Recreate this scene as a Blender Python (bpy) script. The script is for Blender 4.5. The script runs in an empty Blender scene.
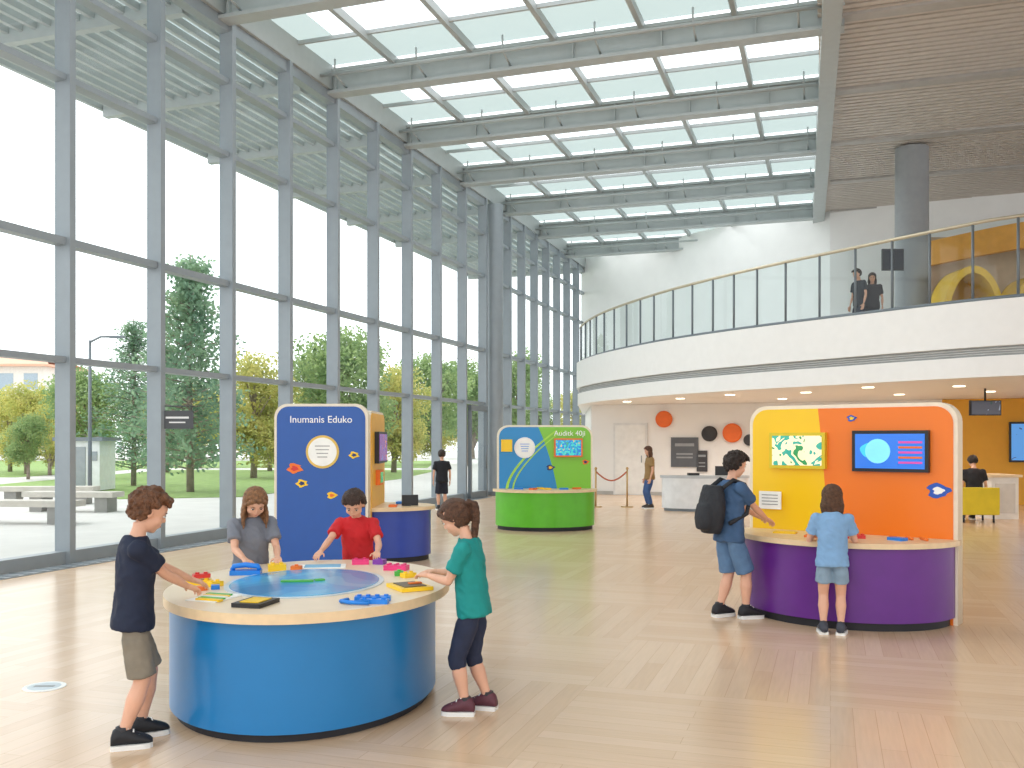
import bpy, math, random
from mathutils import Vector, Matrix, Quaternion, noise
random.seed(7)
V=Vector
sc=bpy.context.scene
YAW=math.radians(18.6)
RB=Matrix.Rotation(-YAW,4,'Z')          # building axes -> world
def lin(c):
    return tuple(((x/255)/12.92 if x/255<=0.04045 else ((x/255+0.055)/1.055)**2.4) for x in c)+(1,)
# ---------------------------------------------------------------- materials
MC={}
def mat(name,rgb,rough=0.5,metal=0.0,var=0.06,scale=6.0,bump=0.0,bscale=60,emit=0.0,spec=0.5,coat=0.0):
    if name in MC: return MC[name]
    m=bpy.data.materials.new(name); m.use_nodes=True
    nt=m.node_tree; b=nt.nodes['Principled BSDF']
    c=lin(rgb)
    tc=nt.nodes.new('ShaderNodeTexCoord')
    n=nt.nodes.new('ShaderNodeTexNoise'); n.inputs['Scale'].default_value=scale; n.inputs['Detail'].default_value=4
    nt.links.new(tc.outputs['Object'],n.inputs['Vector'])
    r=nt.nodes.new('ShaderNodeValToRGB')
    r.color_ramp.elements[0].position=0.3; r.color_ramp.elements[1].position=0.7
    r.color_ramp.elements[0].color=tuple(x*(1-var) for x in c[:3])+(1,)
    r.color_ramp.elements[1].color=tuple(min(1,x*(1+var)) for x in c[:3])+(1,)
    nt.links.new(n.outputs['Fac'],r.inputs['Fac'])
    nt.links.new(r.outputs['Color'],b.inputs['Base Color'])
    b.inputs['Roughness'].default_value=rough; b.inputs['Metallic'].default_value=metal
    b.inputs['Specular IOR Level'].default_value=spec
    b.inputs['Coat Weight'].default_value=coat
    if emit>0:
        nt.links.new(r.outputs['Color'],b.inputs['Emission Color']); b.inputs['Emission Strength'].default_value=emit
    if bump>0:
        n2=nt.nodes.new('ShaderNodeTexNoise'); n2.inputs['Scale'].default_value=bscale
        nt.links.new(tc.outputs['Object'],n2.inputs['Vector'])
        bp=nt.nodes.new('ShaderNodeBump'); bp.inputs['Strength'].default_value=bump; bp.inputs['Distance'].default_value=0.02
        nt.links.new(n2.outputs['Fac'],bp.inputs['Height']); nt.links.new(bp.outputs['Normal'],b.inputs['Normal'])
    MC[name]=m; return m
def glass(name,col=(0.95,0.98,0.98),hi=.55):
    if name in MC: return MC[name]
    m=bpy.data.materials.new(name); m.use_nodes=True; nt=m.node_tree
    nt.nodes.remove(nt.nodes['Principled BSDF']); o=nt.nodes['Material Output']
    t=nt.nodes.new('ShaderNodeBsdfTransparent'); t.inputs[0].default_value=(*col,1)
    g=nt.nodes.new('ShaderNodeBsdfGlossy'); g.inputs['Roughness'].default_value=0.03
    f=nt.nodes.new('ShaderNodeLayerWeight'); f.inputs['Blend'].default_value=.5
    p=nt.nodes.new('ShaderNodeMath'); p.operation='POWER'; p.inputs[1].default_value=5; nt.links.new(f.outputs['Facing'],p.inputs[0])
    a=nt.nodes.new('ShaderNodeMath'); a.operation='MULTIPLY_ADD'; a.inputs[1].default_value=hi; a.inputs[2].default_value=.03; nt.links.new(p.outputs[0],a.inputs[0])
    mx=nt.nodes.new('ShaderNodeMixShader')
    nt.links.new(a.outputs[0],mx.inputs[0]); nt.links.new(t.outputs[0],mx.inputs[1]); nt.links.new(g.outputs[0],mx.inputs[2])
    nt.links.new(mx.outputs[0],o.inputs['Surface'])
    MC[name]=m; return m
def frosted(name,rgb,op=0.6,tr=(.8,.87,.86)):
    m=bpy.data.materials.new(name); m.use_nodes=True; nt=m.node_tree
    b=nt.nodes['Principled BSDF']; b.inputs['Base Color'].default_value=lin(rgb); b.inputs['Roughness'].default_value=.5
    o=nt.nodes['Material Output']; t=nt.nodes.new('ShaderNodeBsdfTransparent'); t.inputs[0].default_value=(*tr,1)
    tl=nt.nodes.new('ShaderNodeBsdfTranslucent'); tl.inputs[0].default_value=lin(rgb)
    m1=nt.nodes.new('ShaderNodeMixShader'); m1.inputs[0].default_value=.5
    nt.links.new(b.outputs[0],m1.inputs[1]); nt.links.new(tl.outputs[0],m1.inputs[2])
    mx=nt.nodes.new('ShaderNodeMixShader'); mx.inputs[0].default_value=op
    nt.links.new(t.outputs[0],mx.inputs[1]); nt.links.new(m1.outputs[0],mx.inputs[2]); nt.links.new(mx.outputs[0],o.inputs['Surface'])
    return m
def screenmat(name,cols,scale=4,strength=1.0,dist=1.5):
    m=bpy.data.materials.new(name); m.use_nodes=True; nt=m.node_tree; b=nt.nodes['Principled BSDF']
    tc=nt.nodes.new('ShaderNodeTexCoord'); n=nt.nodes.new('ShaderNodeTexNoise')
    n.inputs['Scale'].default_value=scale; n.inputs['Detail'].default_value=1; n.inputs['Distortion'].default_value=dist
    nt.links.new(tc.outputs['Object'],n.inputs['Vector'])
    r=nt.nodes.new('ShaderNodeValToRGB'); r.color_ramp.interpolation='CONSTANT'
    e=r.color_ramp.elements
    while len(e)<len(cols): e.new(0.5)
    for i,c in enumerate(cols):
        e[i].position=0 if i==0 else 0.33+0.34*(i-1)/max(1,len(cols)-2)
        e[i].color=lin(c)
    nt.links.new(n.outputs['Fac'],r.inputs['Fac']); nt.links.new(r.outputs['Color'],b.inputs['Base Color'])
    nt.links.new(r.outputs['Color'],b.inputs['Emission Color']); b.inputs['Emission Strength'].default_value=strength
    b.inputs['Roughness'].default_value=.15
    return m
def splitmat(name,ca,cb,c0,k):
    """two-colour laminate: cb where x + k*z^2 > c0 (object space)"""
    m=bpy.data.materials.new(name); m.use_nodes=True; nt=m.node_tree; b=nt.nodes['Principled BSDF']
    tc=nt.nodes.new('ShaderNodeTexCoord'); s=nt.nodes.new('ShaderNodeSeparateXYZ'); nt.links.new(tc.outputs['Object'],s.inputs[0])
    a=nt.nodes.new('ShaderNodeMath'); a.operation='MULTIPLY'; nt.links.new(s.outputs['Z'],a.inputs[0]); nt.links.new(s.outputs['Z'],a.inputs[1])
    a2=nt.nodes.new('ShaderNodeMath'); a2.operation='MULTIPLY_ADD'; nt.links.new(a.outputs[0],a2.inputs[0]); a2.inputs[1].default_value=k
    nt.links.new(s.outputs['X'],a2.inputs[2])
    g=nt.nodes.new('ShaderNodeMath'); g.operation='GREATER_THAN'; nt.links.new(a2.outputs[0],g.inputs[0]); g.inputs[1].default_value=c0
    mx=nt.nodes.new('ShaderNodeMix'); mx.data_type='RGBA'; nt.links.new(g.outputs[0],mx.inputs[0])
    mx.inputs[6].default_value=lin(ca); mx.inputs[7].default_value=lin(cb)
    nt.links.new(mx.outputs[2],b.inputs['Base Color']); b.inputs['Roughness'].default_value=.3
    return m
# ---------------------------------------------------------------- mesh builder
class MB:
    def __init__(s): s.v=[];s.f=[];s.m=[];s.s=[]
    def add(s,vs,fs,mi=0,sm=False):
        o=len(s.v); s.v+= [V(x) for x in vs]
        for f in fs: s.f.append([i+o for i in f]); s.m.append(mi); s.s.append(sm)
    def box(s,c,d,mi=0,rz=0.0,M=None):
        x,y,z=d[0]/2,d[1]/2,d[2]/2
        vs=[V((a,b,e)) for e in(-z,z) for b in(-y,y) for a in(-x,x)]
        R=Matrix.Rotation(rz,3,'Z')
        vs=[R@p+V(c) for p in vs]
        if M: vs=[M@p for p in vs]
        s.add(vs,[(0,2,3,1),(4,5,7,6),(0,1,5,4),(2,6,7,3),(0,4,6,2),(1,3,7,5)],mi)
    def bx(s,x0,x1,y0,y1,z0,z1,mi=0):
        s.box(((x0+x1)/2,(y0+y1)/2,(z0+z1)/2),(x1-x0,y1-y0,z1-z0),mi)
    def quad(s,a,b,c,d,mi=0): s.add([a,b,c,d],[(0,1,2,3)],mi)
    def prism(s,pts,vec,mi=0,sm=False,mcap=None):
        n=len(pts); pts=[V(p) for p in pts]; vec=V(vec)
        nrm=V((0,0,0))
        for i in range(n): nrm+=pts[i].cross(pts[(i+1)%n])
        if nrm.dot(vec)<0: pts=pts[::-1]
        mc=mi if mcap is None else mcap
        o=len(s.v); s.v+=pts+[p+vec for p in pts]
        s.f.append([o+i for i in range(n-1,-1,-1)]);s.m.append(mc);s.s.append(False)
        s.f.append([o+n+i for i in range(n)]);s.m.append(mc);s.s.append(False)
        if sm: o=len(s.v); s.v+=pts+[p+vec for p in pts]
        for i in range(n):
            j=(i+1)%n; s.f.append([o+i,o+j,o+n+j,o+n+i]);s.m.append(mi);s.s.append(sm)
    def loft(s,rings,mi=0,n=16,sm=True):
        o=len(s.v)
        for c,A,B in rings:
            for i in range(n):
                a=2*math.pi*i/n; s.v.append(V(c)+V(A)*math.cos(a)+V(B)*math.sin(a))
        k=len(rings)
        d=V(rings[1][0])-V(rings[0][0])
        flip=(V(rings[0][1]).cross(V(rings[0][2]))).dot(d)<0
        fs=[]
        for r in range(k-1):
            for i in range(n):
                j=(i+1)%n; fs.append([o+r*n+i,o+r*n+j,o+(r+1)*n+j,o+(r+1)*n+i])
        fs.append([o+i for i in range(n-1,-1,-1)]); fs.append([o+(k-1)*n+i for i in range(n)])
        for f in fs: s.f.append(f[::-1] if flip else f); s.m.append(mi); s.s.append(sm)
    def tube(s,pts,rad,mi=0,n=10,sm=True):
        pts=[V(p) for p in pts]
        if not hasattr(rad,'__len__'): rad=[rad]*len(pts)
        t0=(pts[1]-pts[0]).normalized()
        u=t0.orthogonal().normalized(); rings=[]
        for i,p in enumerate(pts):
            t=(pts[min(i+1,len(pts)-1)]-pts[max(i-1,0)]).normalized()
            u=(u-t*u.dot(t)).normalized(); w=t.cross(u)
            rings.append((p,u*rad[i],w*rad[i]))
        s.loft(rings,mi,n,sm)
    def ell(s,c,r,mi=0,nu=14,nv=9,R=None,sm=True):
        if not hasattr(r,'__len__'): r=(r,r,r)
        o=len(s.v)
        def put(p):
            p=V(p)
            if R: p=R@p
            s.v.append(V(c)+p)
        put((0,0,-r[2]))
        for j in range(1,nv):
            ph=-math.pi/2+math.pi*j/nv
            for i in range(nu):
                a=2*math.pi*i/nu; put((r[0]*math.cos(ph)*math.cos(a),r[1]*math.cos(ph)*math.sin(a),r[2]*math.sin(ph)))
        put((0,0,r[2])); top=len(s.v)-1
        fs=[]
        for i in range(nu):
            j=(i+1)%nu
            fs.append([o,o+1+j,o+1+i])
            for k in range(nv-2):
                b=o+1+k*nu; fs.append([b+i,b+j,b+nu+j,b+nu+i])
            b=o+1+(nv-2)*nu; fs.append([b+i,b+j,top])
        for f in fs: s.f.append(f); s.m.append(mi); s.s.append(sm)
    def cyl(s,c,r,h,mi=0,n=32,sm=True):
        pts=[(c[0]+r*math.cos(2*math.pi*i/n),c[1]+r*math.sin(2*math.pi*i/n),c[2]) for i in range(n)]
        s.prism(pts,(0,0,h),mi,sm)
    def mesh(s,name):
        me=bpy.data.meshes.new(name); me.from_pydata([tuple(p) for p in s.v],[],s.f)
        me.polygons.foreach_set('material_index',s.m); me.polygons.foreach_set('use_smooth',s.s); me.update(); return me
    def obj(s,name,mats,parent=None,M=None,loc=None):
        me=s.mesh(name)
        for m in (mats if isinstance(mats,(list,tuple)) else [mats]): me.materials.append(m)
        o=bpy.data.objects.new(name,me); sc.collection.objects.link(o)
        if M is not None: o.matrix_world=M
        if loc is not None: o.location=loc
        if parent: o.parent=parent
        return o
def empty(name,M=None):
    e=bpy.data.objects.new(name,None); e.empty_display_size=.2; sc.collection.objects.link(e)
    if M is not None: e.matrix_world=M
    return e
def remeshed(mb,name,mt,voxel,smooth=3,parent=None,fold=0,fs=1):
    tmp=mb.obj('tmp',[mt]); 
    r=tmp.modifiers.new('r','REMESH'); r.mode='VOXEL'; r.voxel_size=voxel; r.use_smooth_shade=True
    if smooth:
        m=tmp.modifiers.new('s','SMOOTH'); m.factor=.5; m.iterations=smooth
    dg=bpy.context.evaluated_depsgraph_get(); dg.update()
    me=bpy.data.meshes.new_from_object(tmp.evaluated_get(dg)); me.name=name
    bpy.data.objects.remove(tmp)
    if fold:
        ns=[v.normal.copy() for v in me.vertices]
        for v,nn in zip(me.vertices,ns):
            p=v.co; q=V((p.x*fs,p.y*fs,p.z*fs*1.1+p.x*fs*.5))
            a=noise.noise(q); b=1-abs(noise.noise(q*1.7+V((3,9,1))))*2.2
            v.co=p+nn*fold*(a*.8+max(-.5,b)*.7)
    me.materials.clear(); me.materials.append(mt)
    me.polygons.foreach_set('use_smooth',[True]*len(me.polygons)); me.polygons.foreach_set('material_index',[0]*len(me.polygons))
    o=bpy.data.objects.new(name,me); sc.collection.objects.link(o)
    if parent: o.parent=parent
    return o
def catmull(P,k=8):
    P=[V(p) for p in P]; out=[]
    Q=[P[0]*2-P[1]]+P+[P[-1]*2-P[-2]]
    for i in range(1,len(Q)-2):
        a,b,c,d=Q[i-1:i+3]
        for j in range(k):
            t=j/k
            out.append(.5*((2*b)+(c-a)*t+(2*a-5*b+4*c-d)*t*t+(3*b-a-3*c+d)*t**3))
    out.append(P[-1]); return out
WHITE=mat('white_plaster',(240,239,237),.6,var=.02,scale=2)
STEEL=mat('grey_painted_steel',(148,156,162),.42,metal=.15,var=.03)
STEELD=mat('mid_grey_steel',(116,124,130),.45,metal=.2,var=.03)
ROOFST=mat('pale_roof_steel',(176,181,181),.5,metal=.1,var=.03)
WOODL=mat('light_birch_edge',(232,205,165),.4,var=.06,scale=14)
BLACK=mat('black_plastic',(25,26,30),.4,var=.05)
GL=glass('clear_glass',hi=.3); 
# ---------------------------------------------------------------- camera, world
cd=bpy.data.cameras.new('camera'); cam=bpy.data.objects.new('camera',cd); sc.collection.objects.link(cam)
cam.location=(0,0,1.6); cam.rotation_euler=(math.pi/2,0,0); cd.sensor_width=36; cd.lens=33.26; cd.shift_y=.0547; cd.clip_end=400
sc.camera=cam
w=bpy.data.worlds.new('overcast_sky'); sc.world=w; w.use_nodes=True
bg=w.node_tree.nodes['Background']; bg.inputs[0].default_value=(.955,.98,1,1); bg.inputs[1].default_value=2.1
sc.view_settings.view_transform='Standard'; sc.view_settings.look='None'; sc.view_settings.exposure=0.0
# hazy sun through the glazed side
sd_=bpy.data.lights.new('hazy_sun','SUN'); sd_.energy=1.3; sd_.angle=math.radians(32); sd_.color=(1,.98,.95)
so=bpy.data.objects.new('hazy_sun',sd_); sc.collection.objects.link(so); so.location=(-20,12,20)
dirb=V((.72,-.12,-.68)); dw=(RB.to_3x3()@dirb).normalized(); so.rotation_euler=dw.to_track_quat('-Z','Y').to_euler()
# ---------------------------------------------------------------- floor
def floormat():
    m=bpy.data.materials.new('oak_parquet'); m.use_nodes=True; nt=m.node_tree; b=nt.nodes['Principled BSDF']; L=nt.links.new
    tc=nt.nodes.new('ShaderNodeTexCoord')
    def brick(rot):
        mp=nt.nodes.new('ShaderNodeMapping'); mp.inputs['Rotation'].default_value=(0,0,rot); L(tc.outputs['Object'],mp.inputs['Vector'])
        br=nt.nodes.new('ShaderNodeTexBrick'); br.inputs['Scale'].default_value=1; br.inputs['Brick Width'].default_value=1.5; br.inputs['Row Height'].default_value=.125
        br.inputs['Mortar Size'].default_value=.002; br.inputs['Mortar Smooth'].default_value=.4; br.offset=.5
        br.inputs['Color1'].default_value=lin((231,200,168)); br.inputs['Color2'].default_value=lin((222,189,155)); br.inputs['Mortar'].default_value=lin((204,168,134))
        L(mp.outputs[0],br.inputs['Vector'])
        mp2=nt.nodes.new('ShaderNodeMapping'); mp2.inputs['Scale'].default_value=(1.5,22,1); L(mp.outputs[0],mp2.inputs['Vector'])
        n=nt.nodes.new('ShaderNodeTexNoise'); n.inputs['Scale'].default_value=2; n.inputs['Detail'].default_value=5; L(mp2.outputs[0],n.inputs['Vector'])
        r=nt.nodes.new('ShaderNodeMapRange'); r.inputs[3].default_value=.88; r.inputs[4].default_value=1.09; L(n.outputs['Fac'],r.inputs[0])
        mx=nt.nodes.new('ShaderNodeVectorMath'); mx.operation='SCALE'; L(br.outputs['Color'],mx.inputs[0]); L(r.outputs[0],mx.inputs['Scale'])
        return mx.outputs[0]
    a=brick(0); c=brick(math.pi/2)
    ck=nt.nodes.new('ShaderNodeTexChecker'); ck.inputs['Scale'].default_value=1/1.5; ck.inputs['Color1'].default_value=(0,0,0,1); ck.inputs['Color2'].default_value=(1,1,1,1)
    mpc=nt.nodes.new('ShaderNodeMapping'); mpc.inputs['Location'].default_value=(0,0,.3); L(tc.outputs['Object'],mpc.inputs['Vector'])
    L(mpc.outputs[0],ck.inputs['Vector'])
    mx=nt.nodes.new('ShaderNodeMix'); mx.data_type='RGBA'; L(ck.outputs['Fac'],mx.inputs[0]); L(a,mx.inputs[6]); L(c,mx.inputs[7])
    L(mx.outputs[2],b.inputs['Base Color']); b.inputs['Roughness'].default_value=.21; b.inputs['Specular IOR Level'].default_value=.6
    return m
f=MB(); f.bx(-9.6,30,-6,42,-.12,0); f.obj('floor',[floormat()],M=RB)
PAVE=mat('pale_paving',(205,203,198),.8,var=.05,scale=1.5)
g=MB(); g.bx(-140,-9.62,-60,140,-.3,-.06); g.obj('ground_paving',[PAVE],M=RB)
LAWN=mat('lawn_grass',(134,160,92),.9,var=.2,scale=3,bump=.5)
l=MB(); l.prism([(-19,33,-.06),(-19,52,-.06),(-4,52,-.06),(-4.8,40,-.06),(-7.9,27.5,-.06),(-11,26.5,-.06)],(0,0,.02)); l.obj('lawn',[LAWN])
l=MB(); l.prism([(-60,42,-.06),(-60,75,-.06),(-6,75,-.06),(-5,56,-.06),(-21,56,-.06),(-22,42,-.06)],(0,0,.02)); l.obj('lawn',[LAWN])
# ---------------------------------------------------------------- curtain wall
def curtain(name,y0,y1,ys):
    m=MB()
    for y in ys: 
        m.bx(-9.5,-9.3,y-.05,y+.05,0,8.5,0); m.bx(-9.56,-9.5,y-.035,y+.035,0,8.5,0)
    for z,h in((.0,.16),(2.6,.08),(4.12,.10),(6.25,.08),(7.45,.08),(8.3,.2)):
        m.bx(-9.53,-9.36,y0,y1,z,z+h,0)
        m.bx(-9.58,-9.53,y0,y1,z+.02,z+h-.02,0)
    m.quad((-9.53,y0,.1),(-9.53,y1,.1),(-9.53,y1,8.4),(-9.53,y0,8.4),1)
    m.obj(name,[STEEL,GL],M=RB)
curtain('window_1',-5.95,25.5,[9.8+1.75*i for i in range(-9,9)]+[25.4])
curtain('window_2',26.1,37.3,[26.2+1.38*i for i in range(0,9)])
m=MB(); m.cyl((-9.2,25.8,0),.24,8.4,0,28); m.cyl((-9.2,25.8,0),.27,.12,1,28); m.obj('round_column',[STEEL,STEELD],M=RB)
m=MB(); m.bx(-9.28,-8.98,-5.9,25,0,.012,0)
for i in range(150): m.bx(-9.26,-9.0,-5.8+i*.205,-5.7+i*.205,.012,.018,1)
m.obj('trim_1',[STEEL,STEELD],M=RB)
m=MB()
m.bx(-9.29,-9.2,23.87,23.95,0,2.5,0);m.bx(-9.29,-9.2,25.1,25.18,0,2.5,0);m.bx(-9.29,-9.2,23.87,25.18,2.4,2.55,0);m.bx(-9.28,-9.22,23.95,25.1,.0,.18,0)
m.quad((-9.25,23.95,.1),(-9.25,25.1,.1),(-9.25,25.1,2.4),(-9.25,23.95,2.4),1); m.tube([(-9.17,24.98,.8),(-9.17,24.98,1.5)],.02,0); m.tube([(-9.17,24.98,.85),(-9.25,24.98,.85)],.015,0); m.tube([(-9.17,24.98,1.45),(-9.25,24.98,1.45)],.015,0)
m.obj('door_1',[STEELD,GL],M=RB)
m=MB(); m.box((0,0,0),(.46,.03,.27),0); m.box((0,-.017,.03),(.34,.006,.03),1); m.box((0,-.017,-.04),(.24,.006,.02),1)
m.tube([(-.2,0,.13),(-.2,0,.2)],.008,0); m.tube([(.2,0,.13),(.2,0,.2)],.008,0); m.tube([(-.3,0,.2),(.25,0,.2)],.01,0)
m.obj('hanging_sign',[mat('sign_grey',(78,80,84),.4),mat('sign_white',(235,235,235),.5)],loc=(-4.93,13.95,1.9))
m=MB(); m.bx(-14.5,-9.7,-6,38,8.62,8.7,0)
for i in range(16): m.bx(-14.5+i*.3,-14.42+i*.3,-6,38,8.5,8.62,1)
for i in range(13): m.bx(-14.4,-9.7,-5+i*3.5,-4.85+i*3.5,8.35,8.62,1)
m.obj('exterior_canopy',[frosted('canopy_sheet',(220,226,226),.7),ROOFST],M=RB)
# ---------------------------------------------------------------- roof
BE=[2.6+3.5*i for i in range(-1,11)]
def beam(y):
    m=MB()
    xr=.35-(y-14)*.05 if y>14 else .35
    m.bx(-9.6,xr,y-.15,y+.15,8.40,8.46); m.bx(-9.6,xr,y-.03,y+.03,8.46,8.86); m.bx(-9.6,xr,y-.11,y+.11,8.84,8.9)
    x=-9.2
    while x<xr: m.bx(x-.01,x+.01,y-.12,y+.12,8.46,8.86); x+=1.6
    m.tube([(-9.6,y-.5,8.62),(xr,y-.5,8.62)],.035)
    for i in range(6): m.tube([(-9+i*1.7,y-.5,8.62),(-9+i*1.7,y,8.5)],.02); m.tube([(-9+i*1.7,y-.5,8.62),(-9+i*1.7,y-.5,8.9)],.018)
    m.obj('ceiling_beam',[ROOFST],M=RB)
for y in BE: beam(y)
m=MB()
for x in(-7.95,-6.35,-4.75,-3.15,-1.55): 
    m.bx(x-.045,x+.045,-1,37.5,8.82,8.97,0)
def hq(x0,x1,y0,y1,z,mi): m.quad((x0,y0,z),(x1,y0,z),(x1,y1,z),(x0,y1,z),mi)
for i in range(len(BE)-1):
    y=BE[i]; m.bx(-9.6,.2,y+2.18,y+2.23,8.9,8.97,0)
    hq(-8.6,.2,y+.1,y+2.2,8.98,1)
    hq(-8.6,.2,y+2.2,y+3.45,8.98,2)
    hq(-9.6,-8.6,y+.1,y+3.45,8.98,2)
m.bx(-9.65,-9.3,-1,37.5,8.5,8.97,0)
m.obj('skylight',[ROOFST,glass('roof_glass',(.88,.92,.92),.3),frosted('tinted_roof_glass',(178,194,190),.6,(.38,.43,.42))],M=RB)
m=MB(); 
m.prism([(.45,-6,8.35),(.7,-6,8.35),(-.35,38,8.35),(-.7,38,8.35)],(0,0,.6)); m.obj('roof_girder',[ROOFST],M=RB)
m=MB(); m.bx(.2,32,-6,40,8.72,8.8,0)
y=-6
while y<40:
    m.bx(-.2,32,y,y+.13,8.62,8.70,1); y+=.2
for y in (6,13.1,16.6,20.1,23.6,27.1,30.6): m.bx(0,32,y-.14,y+.14,8.57,8.64,2)
m.obj('ceiling',[mat('ceiling_void',(116,109,103),.8),mat('ceiling_slat',(200,191,182),.6,var=.05),mat('ceiling_channel',(176,171,166),.5)],M=RB)
# ---------------------------------------------------------------- balcony
cur=catmull([(2.05,29.5,0),(1.95,27.9,0),(2.35,25.3,0),(3.27,22.5,0),(4.15,20.7,0),(5.07,19.2,0),(6.28,17.5,0),(7.41,16,0),(8.3,15.1,0),(10.5,13.4,0),(14,11.5,0),(20,9.5,0)],8)
def off(c,dst):
    out=[]
    for i,p in enumerate(c):
        t=(c[min(i+1,len(c)-1)]-c[max(i-1,0)]).normalized(); n=V((-t.y,t.x,0)); out.append(p+n*dst)
    return out
back=[(24,24,0),(14.6,26.6,0),(9.75,28.9,0),(2.82,37.9,0)]
def slabpoly(c,z): return [(p[0],p[1],z) for p in c]+[(p[0],p[1],z) for p in back]
m=MB()
m.prism(slabpoly(cur,3.14),(0,0,.76),0,True)
m.prism(slabpoly(off(cur,.10),2.98),(0,0,.16),1,True)
m.prism(slabpoly(off(cur,.03),2.64),(0,0,.34),0,True)
for z in (3.02,3.06,3.10): m.tube([(p.x,p.y,z) for p in off(cur,.085)],.012,2,6)
for P in((3.1,25.5),(4.2,23.6),(5.0,21.7),(6.4,20.6),(7.0,18.6),(8.6,18.2),(8.8,21.5),(6.8,23.8),(10.2,20.2),(10.4,17)):
    m.cyl((P[0],P[1],2.625),.11,.018,3,20)
m.obj('balcony',[mat('balcony_white',(244,243,241),.55,var=.015),mat('vent_grey',(170,172,172),.6),mat('vent_louver',(205,206,205),.5),mat('downlight',(255,240,215),.5,emit=4)])
for P in((3.6,25.2),(5.2,22.5),(7.0,21),(8.2,18.6),(9.2,22),(10.6,19.5),(6,25)):
    ld=bpy.data.lights.new('downlight_lamp','SPOT'); ld.energy=90; ld.spot_size=2.5; ld.spot_blend=.8; ld.shadow_soft_size=.12; ld.color=(1,.96,.9)
    lo=bpy.data.objects.new('downlight_lamp',ld); lo.location=(P[0],P[1],2.58); sc.collection.objects.link(lo)
m=MB(); ra=off(cur,.12); N=len(ra)
def rz(i): return 3.9+1.05+.28*min(1,i/60)
m.tube([(p.x,p.y,rz(i)) for i,p in enumerate(ra)],.032,2,8)
m.tube([(p.x,p.y,3.94) for p in ra],.03,0,8)
for i in range(N-1):
    a,b=ra[i],ra[i+1]; k=len(m.v)
    m.v+=[V((a.x,a.y,3.95)),V((b.x,b.y,3.95)),V((b.x,b.y,rz(i+1)-.02)),V((a.x,a.y,rz(i)-.02))]
    m.f.append([k,k+1,k+2,k+3]);m.m.append(1);m.s.append(True)
ac=0
for i in range(1,N):
    ac+=(ra[i]-ra[i-1]).length
    if ac>.6: ac=0; p=ra[i]; m.tube([(p.x,p.y,3.905),(p.x,p.y,rz(i))],.024,0,8)
m.obj('glass_balustrade',[STEELD,glass('rail_glass',(.84,.9,.9),.8),mat('handrail',(196,184,160),.3,metal=.5)])
def wallseg(name,pts,z0,z1,th,mt):
    m=MB()
    for a,b in zip(pts,pts[1:]):
        a=V((*a,0));b=V((*b,0));t=(b-a).normalized();n=V((-t.y,t.x,0))*th
        m.prism([a+V((0,0,z0)),b+V((0,0,z0)),b+n+V((0,0,z0)),a+n+V((0,0,z0))],(0,0,z1-z0))
    return m.obj(name,[mt])
wallseg('wall_back_upper',[(2.8,38.1),(9.75,29.0),(14.6,26.8),(24,24)],3.9,8.9,.2,WHITE)
wallseg('wall_back_lower',[(2.35,28.0),(6.8,26.5),(11.0,24.2)],0,2.635,.2,WHITE)
wallseg('wall_back_accent',[(11.0,24.2),(13.6,23.0),(22,20)],0,2.635,.2,mat('mustard_wall',(232,174,60),.6,var=.02))
wallseg('wall_side_return',[(2.9,37.5),(2.35,28.0)],0,2.635,.2,WHITE)
wallseg('baseboard_back',[(2.36,27.97),(6.79,26.47),(11.0,24.17)],0,.1,-.02,mat('grey_skirting',(180,178,174),.5))
m=MB(); m.cyl((9.55,22.6,3.91),.38,4.65,0,40); m.cyl((9.55,22.6,3.91),.42,.12,1,40); m.obj('concrete_column',[mat('column_grey',(150,152,154),.5,var=.04),STEELD])
m=MB()
arc=[(10.3+5.2*t,24.4-1.9*math.sin(math.pi*t)) for t in [i/24 for i in range(25)]]
for (a,b) in zip(arc,arc[1:]):
    ta=(a[0]-10.3)/5.2; tb=(b[0]-10.3)/5.2
    za,zb=6.0+.55*ta,6.0+.55*tb
    a0,b0=V((*a,za)),V((*b,zb)); hh_=V((0,0,.62))
    m.add([a0,b0,b0+hh_,a0+hh_,a0+V((0,.3,0)),b0+V((0,.3,0)),b0+V((0,.3,.62)),a0+V((0,.3,.62))],[(0,1,2,3),(5,4,7,6),(4,5,1,0),(3,2,6,7)],0)
m.bx(10.5,15.9,24.72,24.78,3.91,6.9,1)
m.bx(10.5,10.7,24.4,24.72,3.91,6.6,0); m.bx(15.4,15.6,24.4,24.72,3.91,6.6,0)
m.obj('play_zone_bulkhead',[mat('arch_orange',(240,170,70),.5),mat('arch_tan',(206,180,150),.6)])
def booth(x,y,rx,h,nm):
    m=MB(); n=24; dep=.8
    o_=[(x+rx*math.cos(math.pi*i/n),h*math.sin(math.pi*i/n)**.8+3.91) for i in range(n+1)]
    i_=[(x+(rx-.14)*math.cos(math.pi*i/n),(h-.16)*math.sin(math.pi*i/n)**.8+3.91) for i in range(n+1)]
    for i in range(n):
        m.prism([(o_[i][0],y,o_[i][1]),(o_[i+1][0],y,o_[i+1][1]),(i_[i+1][0],y,i_[i+1][1]),(i_[i][0],y,i_[i][1])],(0,dep,0),0)
    m.prism([(p[0],y+dep,p[1]) for p in o_],(0,.04,0),1)
    m.bx(x-rx+.15,x+rx-.15,y+.1,y+dep,3.91,4.35,2)
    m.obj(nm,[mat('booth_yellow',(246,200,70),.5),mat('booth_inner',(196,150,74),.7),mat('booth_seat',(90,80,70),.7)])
booth(10.35,21.2,.72,1.6,'seating_booth'); booth(12.1,21.6,.72,1.5,'seating_booth')
m=MB(); m.box((0,0,0),(.5,.06,.5),0); m.box((0,-.035,0),(.44,.01,.44),1); m.tube([(0,.02,0),(0,.02,-1.85)],.03,0); m.cyl((0,.02,-1.87),.2,.03,0)
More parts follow.
